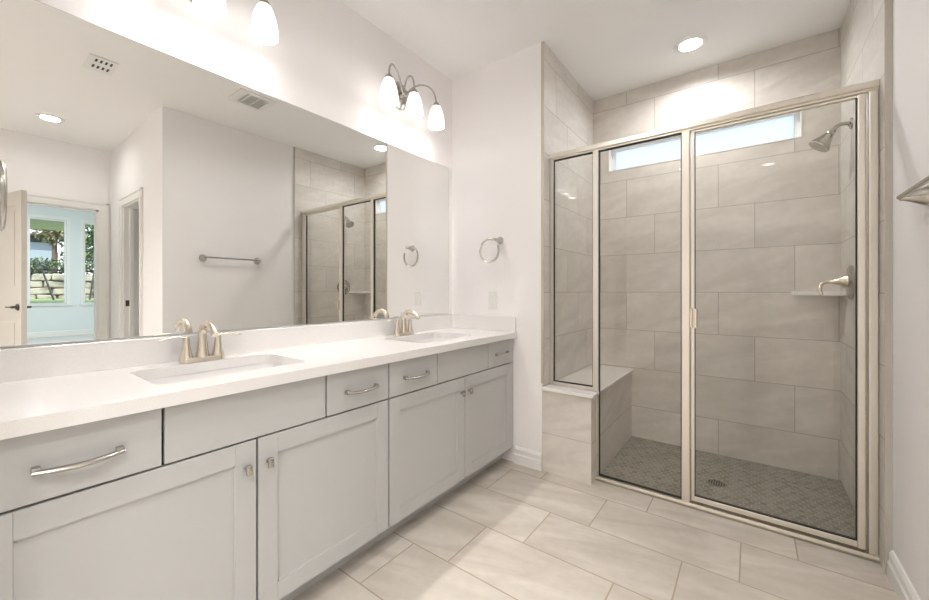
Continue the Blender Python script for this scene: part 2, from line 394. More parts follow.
# panelled doors
def lever(bm, c, axis_s, dirv):
    """rose + lever; c centre on face, axis_s = outward vector, dirv = lever direction"""
    o = Vector(axis_s); d = Vector(dirv); c = Vector(c)
    lathe(bm, [(.031,0), (.031,.006), (.027,.011), (.012,.013), (.010,.045), (0,.046)], c, o, 20, cap0=True)
    p = c + o*.042
    tube(bm, bez(p - d*.008, p + d*.03 + Vector((0,0,.006)), p + d*.08 - Vector((0,0,.008)), p + d*.115 + Vector((0,0,.004)), 10), [.010]*2+[.008]*7+[.007,.004], 10, flat=.8)
def panel_door(name, hinge, ang, W, H, T, label, side=1):
    """slab runs along local +x from the hinge, thickness along +y"""
    b = nb(); r = .115
    rows = [(.24, .94), (1.19, H-.13)]
    # stiles & rails
    box(b, 0, r, 0, T, .01, H); box(b, W-r, W, 0, T, .01, H)
    box(b, r, W-r, 0, T, .01, rows[0][0]); box(b, r, W-r, 0, T, rows[0][1], rows[1][0]); box(b, r, W-r, 0, T, rows[1][1], H)
    for z0, z1 in rows:
        box(b, r, W-r, .009, T-.009, z0, z1)
        for y0, y1 in ((.004, .009), (T-.009, T-.004)):
            box(b, r+.045, W-r-.045, y0, y1, z0+.045, z1-.045)
    d = obj(name, b, M['door']); d['kind'] = 'structure'; d['label'] = label
    for k, (yy, s) in enumerate(((0, -1), (T, 1))):
        b = nb(); lever(b, (W-.065, yy, 1.04), (0, s, 0), (-1, 0, 0)); obj('lever_handle', b, M['darkmetal'], d, smooth=True, local=True)
    b = nb()
    for z in (.25, H/2, H-.22): tube(b, [(0.0, -.006 if side < 0 else T+.006, z-.045), (0.0, -.006 if side < 0 else T+.006, z+.045)], .008, 10)
    obj('hinge', b, M['darkmetal'], d, local=True)
    d.location = hinge; d.rotation_euler = (0,0,ang); return d
# bedroom door swung into the bathroom: free edge near (3.43, .37)
ax_ = math.atan2(.397-.215, 3.43-4.20)
panel_door('door_1', (XF-.02, .222, 0), ax_, .80, 2.10, .036, 'panelled door with a dark lever, standing open beside the bedroom doorway', side=1)
panel_door('door_2', (DX0+.018, YN+.09, 0), math.radians(97), .62, 2.09, .036, 'panelled door standing open inside the side doorway', side=-1)

# ------------------------------------------------------------------ bedroom beyond the doorway
BX0, BX1, BW0, BW1, BC = XF+.12, 12.7, -3.0, 5.0, 3.5
b = nb(); box(b, BX0, BX1, BW0, BW1, -.12, 0); struct('floor_bedroom', b, M['bedfloor'], 'pale carpet of the bedroom')
b = nb(); box(b, BX0-.12, BX1+.15, BW0-.12, BW1+.12, BC, BC+.1); struct('ceiling_bedroom', b, M['ceil'])
b = nb(); box(b, BX0, BX1, BW0-.12, BW0, -.12, BC); struct('wall_bedroom_south', b, M['bedwall'])
b = nb(); box(b, BX0, BX1, BW1, BW1+.12, -.12, BC); struct('wall_bedroom_north', b, M['bedwall'])
b = nb(); box(b, BX0, BX0+.03, BW0, BY0-.02, 0, BC); box(b, BX0, BX0+.03, BY1+.02, BW1, 0, BC); box(b, BX0, BX0+.03, BY0-.02, BY1+.02, BH+.02, BC); struct('wall_bedroom_west', b, M['bedwall'])
wins = [(-1.75, -1.07), (-.80, -.12), (1.14, 1.815), (2.145, 2.82), (3.15, 3.83)]
Z0, Z1 = .84, 3.06
b = nb(); ys = BW0
for y0, y1 in wins:
    box(b, BX1, BX1+.15, ys, y0, -.12, BC); box(b, BX1, BX1+.15, y0, y1, -.12, Z0); box(b, BX1, BX1+.15, y0, y1, Z1, BC); ys = y1
box(b, BX1, BX1+.15, ys, BW1, -.12, BC)
struct('wall_bedroom_window', b, M['bedwall'], 'pale blue bedroom wall with tall windows')
prism_b = nb(); prism(prism_b, [(BX1-p, z*1.25) for p, z in base_prof(1)], 1, BW0, BW1); struct('baseboard_bedroom', prism_b, M['trim'])
for k, (y0, y1) in enumerate(wins):
    b = nb(); t = .035; xa, xb = BX1+.05, BX1+.10
    box(b, xa, xb, y0, y0+t, Z0, Z1); box(b, xa, xb, y1-t, y1, Z0, Z1); box(b, xa, xb, y0+t, y1-t, Z0, Z0+t); box(b, xa, xb, y0+t, y1-t, Z1-t, Z1)
    w = struct('window_%d' % (k+2), b, M['winframe'], 'tall bedroom window')
    b = nb(); c = .065; x2 = BX1-.018
    box(b, x2, BX1, y0-c, y0, Z0-.02, Z1); box(b, x2, BX1, y1, y1+c, Z0-.02, Z1); box(b, x2, BX1, y0-c, y1+c, Z1, Z1+c)
    box(b, x2-.03, BX1+.05, y0-c-.02, y1+c+.02, Z0-.035, Z0); obj('window_casing', b, M['trim'], w)
    b = nb(); box(b, xa-.006, xb+.002, y0+t, y1-t, 1.71, 1.76); obj('meeting_rail', b, M['darkmetal'], w)
    b = nb(); box(b, xa+.02, xa+.024, y0+t, y1-t, Z0+t, Z1-t); obj('pane', b, M['clear'], w)

# ------------------------------------------------------------------ outdoors
random.seed(4)
b = nb(); box(b, BX1+.16, 21.85, -8, 16, .5, .86)
o = tag(obj('lawn', b, M['grass']), 'strip of green lawn outside the bedroom windows', 'grass', kind='stuff'); o.data.materials[0] = M['grass']
b = nb(); box(b, 22.05, 22.5, -8, 18, .5, 1.80);
rw = tag(obj('retaining_wall', b, M['mortar']), 'rough limestone retaining wall behind the lawn', 'wall')
b = nb(); z = .80
while z < 1.86:
    h = random.uniform(.20, .34); y = -4 + random.random()*.4
    while y < 8:
        w_ = random.uniform(.3, .8); d_ = random.uniform(.03, .14); hh = min(h, 1.92-z)
        if hh > .06: 
            n0 = len(b.verts); box(b, 22.0-d_, 22.1, y+.02, y+w_-.02, z+.015, z+hh-.01, bev=.045, seg=2); b.verts.ensure_lookup_table()
            ca, cb = random.uniform(-.12,.12), random.uniform(-.05,.05)
            for v_ in list(b.verts)[n0:]:
                v_.co.z += ca*(v_.co.y-y-w_/2); v_.co.y += cb*(v_.co.z-z)*6
        y += w_
    z += h
obj('stone_course', b, M['stone'], rw)
b = nb(); box(b, 22.51, 45, -14, 24, 1.2, 1.60); tag(obj('terrace_ground', b, M['mortar']), 'raised ground behind the stone wall', 'ground', kind='stuff')
pc = thing('patio_cover', 'pale soffit of a patio roof outside the wider bedroom window', 'patio roof', (14.5, -1, .86))
b = nb(); box(b, 12.9, 16.0, -4.5, 2.25, 3.13, 3.40); obj('soffit', b, M['soffit'], pc)
for y_ in (-4.2, -.6):
    b = nb(); box(b, 15.6, 15.85, y_, y_+.25, .862, 3.13); obj('column', b, M['soffit'], pc)
# house
hs = thing('neighbour_house', 'grey-blue house with a dark roof behind the stone wall', 'house', (32, 1, 1.7))
b = nb(); box(b, 30, 38, -9, 3.6, 1.7, 4.35); obj('wall', b, M['house'], hs)
b = nb(); prism(b, [(29.4, 4.55), (34, 6.6), (38.6, 4.55)], 1, -9.6, 4.1); obj('roof', b, M['roof'], hs)
b = nb(); box(b, 29.3, 29.9, -9.6, 4.1, 4.30, 4.75); obj('fascia', b, M['soffit'], hs)
b = nb(); box(b, 29.95, 30.0, 2.4, 3.5, 3.9, 4.25); obj('window', b, M['slot'], hs)
b = nb(); box(b, 29.95, 30.0, 2.75, 3.0, 4.02, 4.15); obj('porch_light', b, M['leafy'], hs)
b = nb(); box(b, 29.9, 30.0, -9, 3.6, 1.7, 2.9); obj('lower_siding', b, mat('house_lower', (.22,.28,.36), .8), hs)
def foliage(bm, c, r, n, leaf):
    for _ in range(n):
        while True:
            v = Vector((random.uniform(-1,1), random.uniform(-1,1), random.uniform(-1,1)))
            if v.length < 1: break
        p = Vector(c) + Vector((v.x*r[0], v.y*r[1], v.z*r[2]))
        u = Vector((random.uniform(-1,1), random.uniform(-1,1), random.uniform(-1,1))).normalized(); a, bb = frame_from(u); s = leaf*random.uniform(.6, 1.3)
        vs = [bm.verts.new(p+q) for q in (-u*s, a*s*.4, u*s, -a*s*.4)]
        bm.faces.new(vs)
def tree(name, base, h, r, n, leaf, m, label, cat='tree', grp=None):
    t = thing(name, label, cat, base, group=grp); x, y, z0 = base
    b = nb(); tube(b, [(x, y, z0), (x+.05, y+.04, z0+h*.5), (x, y, z0+h)], [.14, .11, .06], 8); obj('trunk', b, M['bark'], t, smooth=True)
    b = nb(); foliage(b, (x, y, z0+h), r, n, leaf); obj('crown', b, m, t)
    return t
tree('slender_tree', (26.2, 3.05, 1.7), 2.55, (.7,.75,.75), 900, .13, M['leafy'], 'thin tree with pale yellow leaves in front of the blue house')
tree('garden_shrub', (24.2, 2.35, 1.6), .62, (.7,1.0,.5), 1100, .10, M['leaf'], 'low green shrub on top of the stone wall', 'shrub')
tree('leafy_tree', (24.5, 4.55, 1.7), 2.0, (.9,1.15,1.95), 3600, .12, M['leaf'], 'dense green tree filling the second bedroom window')
tree('background_tree', (28.3, 6.9, 1.7), 2.9, (1.0,2.3,2.6), 3500, .18, M['leaf'], 'broad green tree further back beside the house')
tree('background_shrub', (27.6, 4.1, 1.7), 1.5, (.5,.8,1.5), 1200, .12, M['leaf'], 'rounded green shrub between the house and the dense tree', 'shrub')
for (a, c, l) in (((18.0, 1.86, 2.0), (18.0, 2.16, .8), 'thin dark stake leaning left, seen in the wider window view'),
                  ((18.0, 3.20, 1.85), (18.0, 3.08, .8), 'thin dark stake leaning right, seen in the narrower window view')):
    b = nb(); tube(b, [a, (c[0], c[1], .863)], .028, 8); o = obj('garden_stake', b, M['darkmetal']); tag(o, l, 'stake'); origin(o, c)

# ------------------------------------------------------------------ shower bench
bt = .553
BXE = 1.088
bench = thing('shower_bench', 'tiled shower bench with a white slab seat, left side of the shower', 'bench', ((XS+BXE)/2, 2.85, 0))
b = nb(); box(b, XS+.0005, BXE, YE+.001, YB-.001, 0, bt-.02); obj('tiled_base', b, M['benchtile'], bench)
b = nb(); box(b, XS+.0005, BXE+.016, YE-.012, YB-.001, bt-.02, bt, bev=.003); obj('seat_slab', b, M['bench'], bench)

# ------------------------------------------------------------------ shower enclosure
en = thing('shower_enclosure', 'nickel framed glass shower enclosure with fixed panels and a door', 'shower enclosure', (1.6, YD, 0))
HT, HB = 2.118, 2.073
hd = .022
b = nb(); prism(b, [(YD-hd-.006, HB+.012), (YD-hd-.002, HT-.006), (YD-hd+.008, HT), (YD+hd, HT), (YD+hd, HB), (YD-hd+.006, HB), (YD-hd+.006, HB+.008)], 0, XS+.013, XT)
obj('header', b, M['frame'], en)
b = nb(); box(b, XS+.013, XS+.036, YD-.016, YD+.016, bt+.0, HB, bev=.002); obj('wall_jamb', b, M['frame'], en)
b = nb(); box(b, 1.066, 1.101, YD-.02, YD+.02, bt, HB, bev=.004); box(b, BXE+.0, BXE+.013, YD-.016, YD+.016, .02, bt-.022); obj('corner_post', b, M['frame'], en)
b = nb(); box(b, 1.560, 1.600, YD-.02, YD+.02, .02, HB, bev=.004); obj('strike_post', b, M['frame'], en)
b = nb(); box(b, 2.287, XT, YD-.02, YD+.02, .02, HB, bev=.005); obj('hinge_jamb', b, M['frame'], en)
b = nb(); box(b, XS+.036, 1.066, YD-.016, YD+.016, bt, bt+.022, bev=.003); obj('bench_rail', b, M['frame'], en)
b = nb(); prism(b, [(YD-.034, 0), (YD-.034, .012), (YD-.024, .024), (YD+.028, .024), (YD+.03, 0)], 0, BXE, XT); obj('sill', b, M['sill'], en)
def pane_set(x0, x1, z0, z1, y=YD, par=en):
    b = nb(); box(b, x0, x1, y-.003, y+.003, z0, z1); g = obj('glass_panel', b, M['glass'], par)
    b = nb(); t = .005
    box(b, x0, x0+t, y-.007, y+.007, z0, z1); box(b, x1-t, x1, y-.007, y+.007, z0, z1); box(b, x0, x1, y-.007, y+.007, z0, z0+t*1.4); box(b, x0, x1, y-.007, y+.007, z1-t*1.4, z1)
    obj('gasket', b, M['rubber'], g)
pane_set(XS+.036, 1.066, bt+.022, HB)
pane_set(1.101, 1.560, .024, HB)
# door
b = nb(); d0, d1, dz0, dz1 = 1.606, 2.280, .034, 2.068; sy = .012
box(b, d0, d0+.016, YD-sy, YD+sy, dz0, dz1, bev=.002); box(b, d1-.027, d1, YD-sy-.008, YD+sy, dz0, dz1, bev=.004)
box(b, d0+.016, d1-.027, YD-sy, YD+sy, dz0, dz0+.026, bev=.002); box(b, d0+.016, d1-.027, YD-sy, YD+sy, dz1-.010, dz1, bev=.002)
dr = obj('shower_door', b, M['frame'], en)
b = nb(); box(b, d0+.016, d1-.027, YD-.003, YD+.003, dz0+.026, dz1-.010); obj('door_glass', b, M['glass'], dr)
b = nb(); x0, x1, z0, z1 = d0+.016, d1-.027, dz0+.026, dz1-.010
box(b, x1-.004, x1, YD-.008, YD+.008, z0, z1); box(b, x0, x1, YD-.008, YD+.008, z0, z0+.005); box(b, x0, x0+.003, YD-.008, YD+.008, z0, z1); obj('door_gasket', b, M['rubber'], dr)
b = nb(); box(b, 1.602, 1.614, YD-.045, YD-.012, .985, 1.092, bev=.003); box(b, 1.622, 1.636, YD-.045, YD-.008, .985, 1.092, bev=.003); box(b, 1.614, 1.622, YD-.02, YD-.012, .985, 1.092)
obj('door_handle', b, M['nickel'], dr)

# ------------------------------------------------------------------ shower fittings
yv = 3.0
sh = thing('shower_fixture', 'nickel shower head on a curved arm high on the right shower wall', 'shower head', (XT, yv, 2.12))
b = nb(); lathe(b, [(.032,0), (.03,.006), (.014,.012), (.012,.016)], (XT, yv, 2.12), (-1,0,0), 20, cap0=True, cap1=True); obj('flange', b, M['chrome'], sh, smooth=True)
b = nb(); arm = bez((XT, yv, 2.12), (XT-.04, yv, 2.135), (XT-.065, yv, 2.125), (XT-.080, yv, 2.095), 10); tube(b, arm, .0105, 12); obj('arm', b, M['chrome'], sh, smooth=True)
b = nb(); ax = Vector((-.55, -.05, -.72)).normalized(); p = Vector(arm[-1])
lathe(b, [(.013,-.010), (.018,.0), (.021,.012), (.019,.018), (.024,.024), (.036,.055), (.052,.084), (.055,.092), (.052,.098), (.0,.099)], p, ax, 24, cap0=True); obj('head', b, M['chrome'], sh, smooth=True)
vl = thing('shower_valve', 'round nickel shower valve with a lever on the right shower wall', 'shower valve', (XT, yv, 1.24))
b = nb(); lathe(b, [(.096,0), (.096,.008), (.086,.014), (.05,.018), (.04,.020)], (XT, yv, 1.235), (-1,0,0), 32, cap0=True, cap1=True); obj('escutcheon', b, M['chrome'], vl, smooth=True)
b = nb(); lathe(b, [(.040,0), (.036,.02), (.024,.035), (.015,.058), (.011,.075), (.009,.085)], (XT-.012, yv, 1.24), (-1,0,.0), 20, cap0=True, cap1=True)
tube(b, bez((XT-.090, yv, 1.238), (XT-.135, yv-.01, 1.24), (XT-.145, yv-.02, 1.20), (XT-.125, yv-.03, 1.165), 10), [.009]*9+[.008,.006], 12); obj('lever', b, M['nickel'], vl, smooth=True)
b = nb(); prism(b, [(XT, YB), (2.085, YB), (2.20, YB-.045), (XT-.05, YB-.19), (XT, YB-.245)], 2, 1.160, 1.185)
o = tag(obj('corner_shelf', b, M['bench']), 'pale stone corner shelf at the back right of the shower', 'shelf'); origin(o, (2.25, YB-.08, 1.16))
fd = thing('floor_drain', 'round metal drain in the hexagon mosaic shower floor', 'drain', (1.70, 2.83, 0))
b = nb(); lathe(b, [(.052,0), (.052,.002), (.046,.003), (.044,.001), (0,.001)], (1.70, 2.83, -.001), (0,0,1), 28); obj('drain_ring', b, M['chrome'], fd, smooth=True)
b = nb()
for i in range(-3, 4):
    for j in range(-3, 4):
        if i*i+j*j < 11: lathe(b, [(.0045,0), (.0045,.0006), (0,.0006)], (1.70+i*.0125, 2.83+j*.0125, .0002), (0,0,1), 8)
obj('drain_holes', b, M['slot'], fd)

# ------------------------------------------------------------------ vanity cabinets
XC = .530; XD = .551; ZB = .108; ZT = .866
KNOB = PULL = None
def knob(parent, y, z):
    global KNOB
    if KNOB is None:
        b = nb(); lathe(b, [(.007,0), (.0065,.010), (.008,.014)], (0,0,0), (1,0,0), 12, cap0=True, cap1=True)
        box(b, .013, .027, -.0085, .0085, -.019, .016, bev=.004, seg=3)
        KNOB = obj('knob', b, M['chrome'], parent, smooth=True, local=True); k = KNOB
    else:
        k = KNOB.copy(); COL.objects.link(k); k.parent = parent
    k.location = Vector((XD, y, z)) - ORG[parent.name]; return k
def pull(parent, y, z, L):
    b = nb(); h = L/2
    for s in (-1, 1):
        box(b, 0, .020, s*(h-.006)-.0075, s*(h-.006)+.0075, -.009, .007, bev=.002)
    pts = [(.016 + .012*math.sin(PI*i/16), -h + 2*h*i/16, -.004 - .004*math.sin(PI*i/16)) for i in range(17)]
    tube(b, pts, [.0075 + .002*math.sin(PI*i/16) for i in range(17)], 10, flat=.75)
    bmesh.ops.translate(b, verts=b.verts, vec=Vector((XD, y, z)))
    return obj('pull', b, M['chrome'], parent, smooth=True)
def shaker(parent, name, y0, y1, z0, z1):
    b = nb(); st = .066; x0 = XD-.019
    box(b, x0, XD, y0, y0+st, z0, z1, bev=.0015, seg=1); box(b, x0, XD, y1-st, y1, z0, z1, bev=.0015, seg=1)
    box(b, x0, XD, y0+st, y1-st, z0, z0+st); box(b, x0, XD, y0+st, y1-st, z1-st, z1)
    # bead and recessed panel
    box(b, x0, XD-.007, y0+st, y1-st, z0+st, z1-st)
    for a0, a1, c0, c1 in ((y0+st, y0+st+.005, z0+st, z1-st), (y1-st-.005, y1-st, z0+st, z1-st), (y0+st, y1-st, z0+st, z0+st+.005), (y0+st, y1-st, z1-st-.005, z1-st)):
        box(b, XD-.007, XD-.0045, a0, a1, c0, c1)
    return obj(name, b, M['cab'], parent)
def slab(parent, name, y0, y1, z0, z1):
    b = nb(); box(b, XD-.019, XD, y0, y1, z0, z1, bev=.0015, seg=1); return obj(name, b, M['cab'], parent)
G = .0035
def cabinet(label, y0, y1, doors, tops, filler=None):
    t = thing('vanity_cabinet', label, 'cabinet', (.27, (y0+y1)/2, 0))
    b = nb(); p = .016
    box(b, .005, XC-.002, y0, y0+p, ZB, ZT); box(b, .005, XC-.002, y1-p, y1, ZB, ZT); box(b, .005, XC-.002, y0, y1, ZB, ZB+p)
    box(b, .005, .02, y0, y1, ZB, ZT); box(b, .38, XC-.012, y0+p, y1-p, .68, .72)
    for yy in doors[1:]: box(b, .3, XC-.002, yy[0]-.012, yy[0]+.012, ZB, ZT-.15)
    obj('carcass', b, M['void'], t)
    b = nb(); box(b, .02, .455, y0, y1, 0, ZB); obj('toe_kick', b, M['cab'], t)
    if filler:
        b = nb(); box(b, .4, XD-.003, filler[0], filler[1], ZB, ZT); obj('filler_strip', b, M['cab'], t)
    for (a, c, kside) in doors:
        d = shaker(t, 'door', a+G, c-G, ZB, .693)
        knob(d, (c-.035) if kside > 0 else (a+.035), .608)
    for (a, c, kind, L) in tops:
        d = slab(t, 'drawer' if kind else 'false_front', a+G, c-G, .699, .860)
        if kind: pull(d, (a+c)/2+.004, .777, L)
    return t
cabinet('pale grey vanity cabinet nearest the camera, under the near sink', .004, 1.190,
        [(.012, .610, 1), (.610, 1.190, -1)], [(.012, .354, 1, .158), (.354, .869, 0, 0), (.869, 1.190, 1, .160)])
cabinet('pale grey vanity cabinet at the far end, beside the shower wall', 1.192, 2.333,
        [(1.191, 1.768, 1), (1.768, 2.318, -1)], [(1.191, 1.526, 1, .168), (1.526, 2.012, 0, 0), (2.012, 2.318, 1, .15)], filler=(2.320, 2.333))

# ------------------------------------------------------------------ countertop with two undermount sinks
def rrect(x0, x1, y0, y1, r, n=6):
    out = []
    for cx, cy, a0 in ((x1-r, y1-r, 0), (x0+r, y1-r, 90), (x0+r, y0+r, 180), (x1-r, y0+r, 270)):
        for i in range(n+1):
            a = math.radians(a0 + 90*i/n); out.append((cx+r*math.cos(a), cy+r*math.sin(a)))
    return out
CT0, CT1, CXF = .866, .904, .577
sinks = [(.125, .452, .365, .857), (.125, .452, 1.515, 2.005)]
b = nb()
def ring_face(zc, flip):
    outer = [(0.002,.002), (CXF,.002), (CXF,YE-.002), (.002,YE-.002)]
    es = []
    def loop(pts):
        vs = [b.verts.new((x, y, zc)) for x, y in pts]
        return vs, [b.edges.new((vs[i], vs[(i+1) % len(vs)])) for i in range(len(vs))]
    L = [loop(outer)] + [loop(rrect(*s, .045)) for s in sinks]
    bmesh.ops.triangle_fill(b, edges=[e for l in L for e in l[1]], use_beauty=True)
    return [l[0] for l in L]
T_ = ring_face(CT1, 0); B_ = ring_face(CT0, 1)
for A, Bq in zip(T_, B_):
    for i in range(len(A)): b.faces.new((A[i], A[(i+1) % len(A)], Bq[(i+1) % len(A)], Bq[i]))
ct = obj('countertop', b, M['quartz']); tag(ct, 'long white quartz vanity countertop with two sink cut-outs', 'countertop'); origin(ct, (.29, 1.17, CT0))
ORG[ct.name] = Vector((.29, 1.17, CT0))
b = nb(); box(b, .002, .021, .002, YE-.002, CT1, 1.006, bev=.0015, seg=1); obj('backsplash', b, M['quartz'], ct)
b = nb(); box(b, .021, .570, YE-.021, YE-.002, CT1, 1.006, bev=.0015, seg=1); obj('side_splash', b, M['quartz'], ct)
for k, s in enumerate(sinks):
    lb = ('white rectangular undermount sink nearest the camera', 'white rectangular undermount sink at the far end of the counter')[k]
    cxk, cyk = (s[0]+s[1])/2, (s[2]+s[3])/2
    t = thing('sink', lb, 'sink', (cxk, cyk, CT0-.15), group='undermount sinks')
    b = nb(); rings = []
    for ins, z, r in ((-.012, CT0-.001, .05), (-.004, CT0-.001, .045), (.0, CT0-.02, .045), (.012, CT0-.09, .045), (.03, CT0-.125, .05), (.07, CT0-.138, .05), (.15, CT0-.142, .01)):
        rings.append([b.verts.new((x, y, z)) for x, y in rrect(s[0]+ins, s[1]-ins, s[2]+ins, s[3]-ins, r)])
    for A, B2 in zip(rings, rings[1:]):
        for i in range(len(A)): b.faces.new((A[i], A[(i+1) % len(A)], B2[(i+1) % len(A)], B2[i]))
    b.faces.new(rings[-1]); obj('basin', b, M['porcelain'], t, smooth=True)
    b = nb(); lathe(b, [(.030,.0), (.030,.003), (.024,.004), (.02,.002), (0,.004)], (cxk, cyk, CT0-.141), (0,0,1), 20); obj('drain', b, M['chrome'], t, smooth=True)

# ------------------------------------------------------------------ faucets
def faucet(loc, label):
    t = thing('faucet', label, 'faucet', loc, group='centreset faucets')
    b = nb(); pts = rrect(-.027, .027, -.079, .079, .024); v0 = [b.verts.new((x, y, 0)) for x, y in pts]; v1 = [b.verts.new((x, y, .012)) for x, y in pts]
    v2 = [b.verts.new((x*.86, y*.95, .019)) for x, y in pts]
    for A, B2 in ((v0, v1), (v1, v2)):
        for i in range(len(A)): b.faces.new((A[i], A[(i+1) % len(A)], B2[(i+1) % len(A)], B2[i]))
    b.faces.new(v2); b.faces.new(v0[::-1]); obj('base_plate', b, M['nickel'], t, smooth=True, local=True)
    b = nb()
    lathe(b, [(.026,.012), (.0245,.02), (.021,.04), (.018,.07), (.016,.10), (.0148,.118)], (0,0,0), (0,0,1), 20)
    arc = bez((0,0,.10), (-.002,0,.150), (.068,0,.180), (.128,0,.112), 16)
    n = len(arc); tube(b, arc, [.0148 - .0035*i/(n-1) for i in range(n)], 16, flat=[1.0+.25*i/(n-1) for i in range(n)])
    obj('spout', b, M['nickel'], t, smooth=True, local=True)
    for s in (-1, 1):
        b = nb(); y = s*.056
        lathe(b, [(.0245,.010), (.0235,.018), (.0185,.04), (.0140,.065), (.0115,.085), (.0125,.0855), (.012,.094), (.009,.101), (0,.103)], (0, y, 0), (0,0,1), 20)
        lev = bez((.0, y-s*.004, .098), (.0, y+s*.022, .108), (.004, y+s*.050, .104), (.006, y+s*.088, .094), 12)
        tube(b, lev, [.009,.0095,.0095,.009,.0085,.0082,.008,.0078,.0076,.0074,.007,.0062,.004], 12, flat=.55)
        obj('lever_handle', b, M['nickel'], t, smooth=True, local=True)
    return t
f1 = faucet((.086, .608, CT1+.0005), 'brushed nickel two-handle faucet behind the near sink')
dup(f1, (.086, 1.735, CT1+.0005), 'brushed nickel two-handle faucet behind the far sink')

# ------------------------------------------------------------------ mirror
b = nb(); box(b, .0015, .0065, .004, 2.289, 1.012, 2.134)
mr = tag(obj('wall_mirror', b, M['mirroredge']), 'large frameless mirror above the vanity', 'mirror'); origin(mr, (0, 1.15, 1.012)); ORG[mr.name] = Vector((0, 1.15, 1.012))
b = nb(); v = [b.verts.new(q) for q in ((.0068,.006,1.014), (.0068,2.287,1.014), (.0068,2.287,2.132), (.0068,.006,2.132))]; b.faces.new(v)
obj('silvered_face', b, M['mirror'], mr)

# ------------------------------------------------------------------ vanity lights
def vanity_light(loc, label):
    t = thing('vanity_light', label, 'wall light', loc, group='three-shade vanity lights')
    b = nb(); lathe(b, [(.066,0), (.066,.010), (.058,.020), (.03,.026), (0,.027)], (0,0,0), (1,0,0), 32, cap0=True, scale=(1,1.35)); obj('backplate', b, M['chrome'], t, smooth=True, local=True)
    b = nb(); lathe(b, [(.016,0), (.014,.03), (.02,.036), (.018,.05), (0,.056)], (.02,0,0), (1,0,0), 20); obj('hub', b, M['chrome'], t, smooth=True, local=True)
    X = .14; top = -.005
    for s in (-1, 0, 1):
        y = s*.215
        b = nb()
        if s: pts = bez((.05, s*.012, -.01), (.075, s*.07, .12), (X, y-s*.0, .15), (X, y, top-.01), 18)
        else: pts = bez((.05, 0, .0), (.045, 0, .13), (X+.005, 0, .15), (X, 0, top-.01), 18)
        tube(b, pts, .0058, 10); obj('arm', b, M['chrome'], t, smooth=True, local=True)
        b = nb(); lathe(b, [(.006,.012), (.014,.006), (.022,-.006), (.026,-.020), (.024,-.022), (0,-.018)], (X, y, top), (0,0,1), 20, cap0=True); obj('shade_cap', b, M['chrome'], t, smooth=True, local=True)
        b = nb(); pr = [(.022,-.016), (.031,-.030), (.043,-.060), (.051,-.095), (.0555,-.128), (.0562,-.150), (.055,-.160)]
        inner = [(r-.003, h) for r, h in pr[::-1]]
        lathe(b, pr+inner, (X, y, top), (0,0,1), 28); sd = obj('shade', b, M['shade'], t, smooth=True, local=True)
        L = bpy.data.lights.new('bulb_light', 'POINT'); L.energy = BULB_W; L.color = (1, .955, .91); L.shadow_soft_size = .020
        lo = bpy.data.objects.new('bulb_light', L); COL.objects.link(lo); lo.parent = t; lo.location = (X, y, top-.072)
    return t
vl1 = vanity_light((0, 1.775, 2.478), 'nickel three-shade wall light above the far sink')
dup(vl1, (0, .615, 2.478), 'nickel three-shade wall light above the near sink, cut off at the photo top')

# ------------------------------------------------------------------ recessed lights
def can(loc, label):
    t = thing('recessed_light', label, 'ceiling light', loc, group='recessed ceiling lights')
    b = nb(); lathe(b, [(.098,0), (.096,-.006), (.076,-.010), (.068,-.006), (.066,0)], (0,0,0), (0,0,1), 36); obj('trim_ring', b, M['trim'], t, smooth=True, local=True)
    b = nb(); lathe(b, [(.0685,-.0055), (0,-.0055)], (0,0,0), (0,0,1), 32); obj('lens', b, M['lens'], t, local=True)
    L = bpy.data.lights.new('downlight', 'AREA'); L.shape = 'DISK'; L.size = .13; L.energy = CAN_W; L.spread = math.radians(125); L.color = (1, .985, .975)
    lo = bpy.data.objects.new('downlight', L); COL.objects.link(lo); lo.parent = t; lo.location = (0, 0, -.011)
    return t
c1 = can((1.546, 2.95, CZ), 'round recessed light in the ceiling over the shower')
c2 = dup(c1, (3.48, .556, CZ), 'round recessed light in the ceiling before the bedroom doorway, seen in the mirror')
dup(c1, (1.15, -1.0, CZ), 'added recessed fill light in the ceiling behind the camera, left side')  # this and the next three: unseen fill lights added to brighten the room
dup(c1, (2.05, -.40, CZ), 'added recessed fill light in the ceiling right behind the camera')
dup(c1, (2.05, -1.45, CZ), 'added recessed fill light in the ceiling behind the camera, middle of the back row')
dup(c1, (3.0, -1.1, CZ), 'added recessed fill light in the ceiling behind the camera, right side')

M['fill_lens'] = emis_mat('cool_fill_lens', (.95,.985,1.0), 60.0)  # cool daylight-toned glow for the added bedroom lamps
def bedroom_fill(loc, label):  # invented lamps out of view, added to brighten the bedroom
    t = thing('bedroom_fill_light', label, 'ceiling light', loc, group='added bedroom fill lights')
    b = nb(); lathe(b, [(.25,0), (.25,-.03), (.235,-.035), (.225,-.03), (.225,0)], (0,0,0), (0,0,1), 36); obj('rim', b, M['chrome'], t, smooth=True, local=True)
    b = nb(); lathe(b, [(.225,-.030), (.20,-.05), (.12,-.07), (0,-.078)], (0,0,0), (0,0,1), 32); obj('diffuser', b, M['fill_lens'], t, smooth=True, local=True)
    return t
fl = bedroom_fill((6.6, 1.0, BC), 'added round fill light on the bedroom ceiling near the doorway')
dup(fl, (9.8, 1.0, BC), 'added round fill light on the bedroom ceiling near the windows')

c3 = dup(c1, (1.2, 1.25, CZ), 'added recessed fill light in the ceiling in front of the vanity')  # unseen extra light, added to lift the wall opposite the vanity
for ch in list(c1.children) + list(c2.children) + list(c3.children):
    if ch.type == 'LIGHT':
        ch.data = ch.data.copy(); ch.data.energy = CAN_W*(.62 if ch.parent == c1 else .25 if ch.parent == c2 else .55); ch.data.spread = math.radians(160)
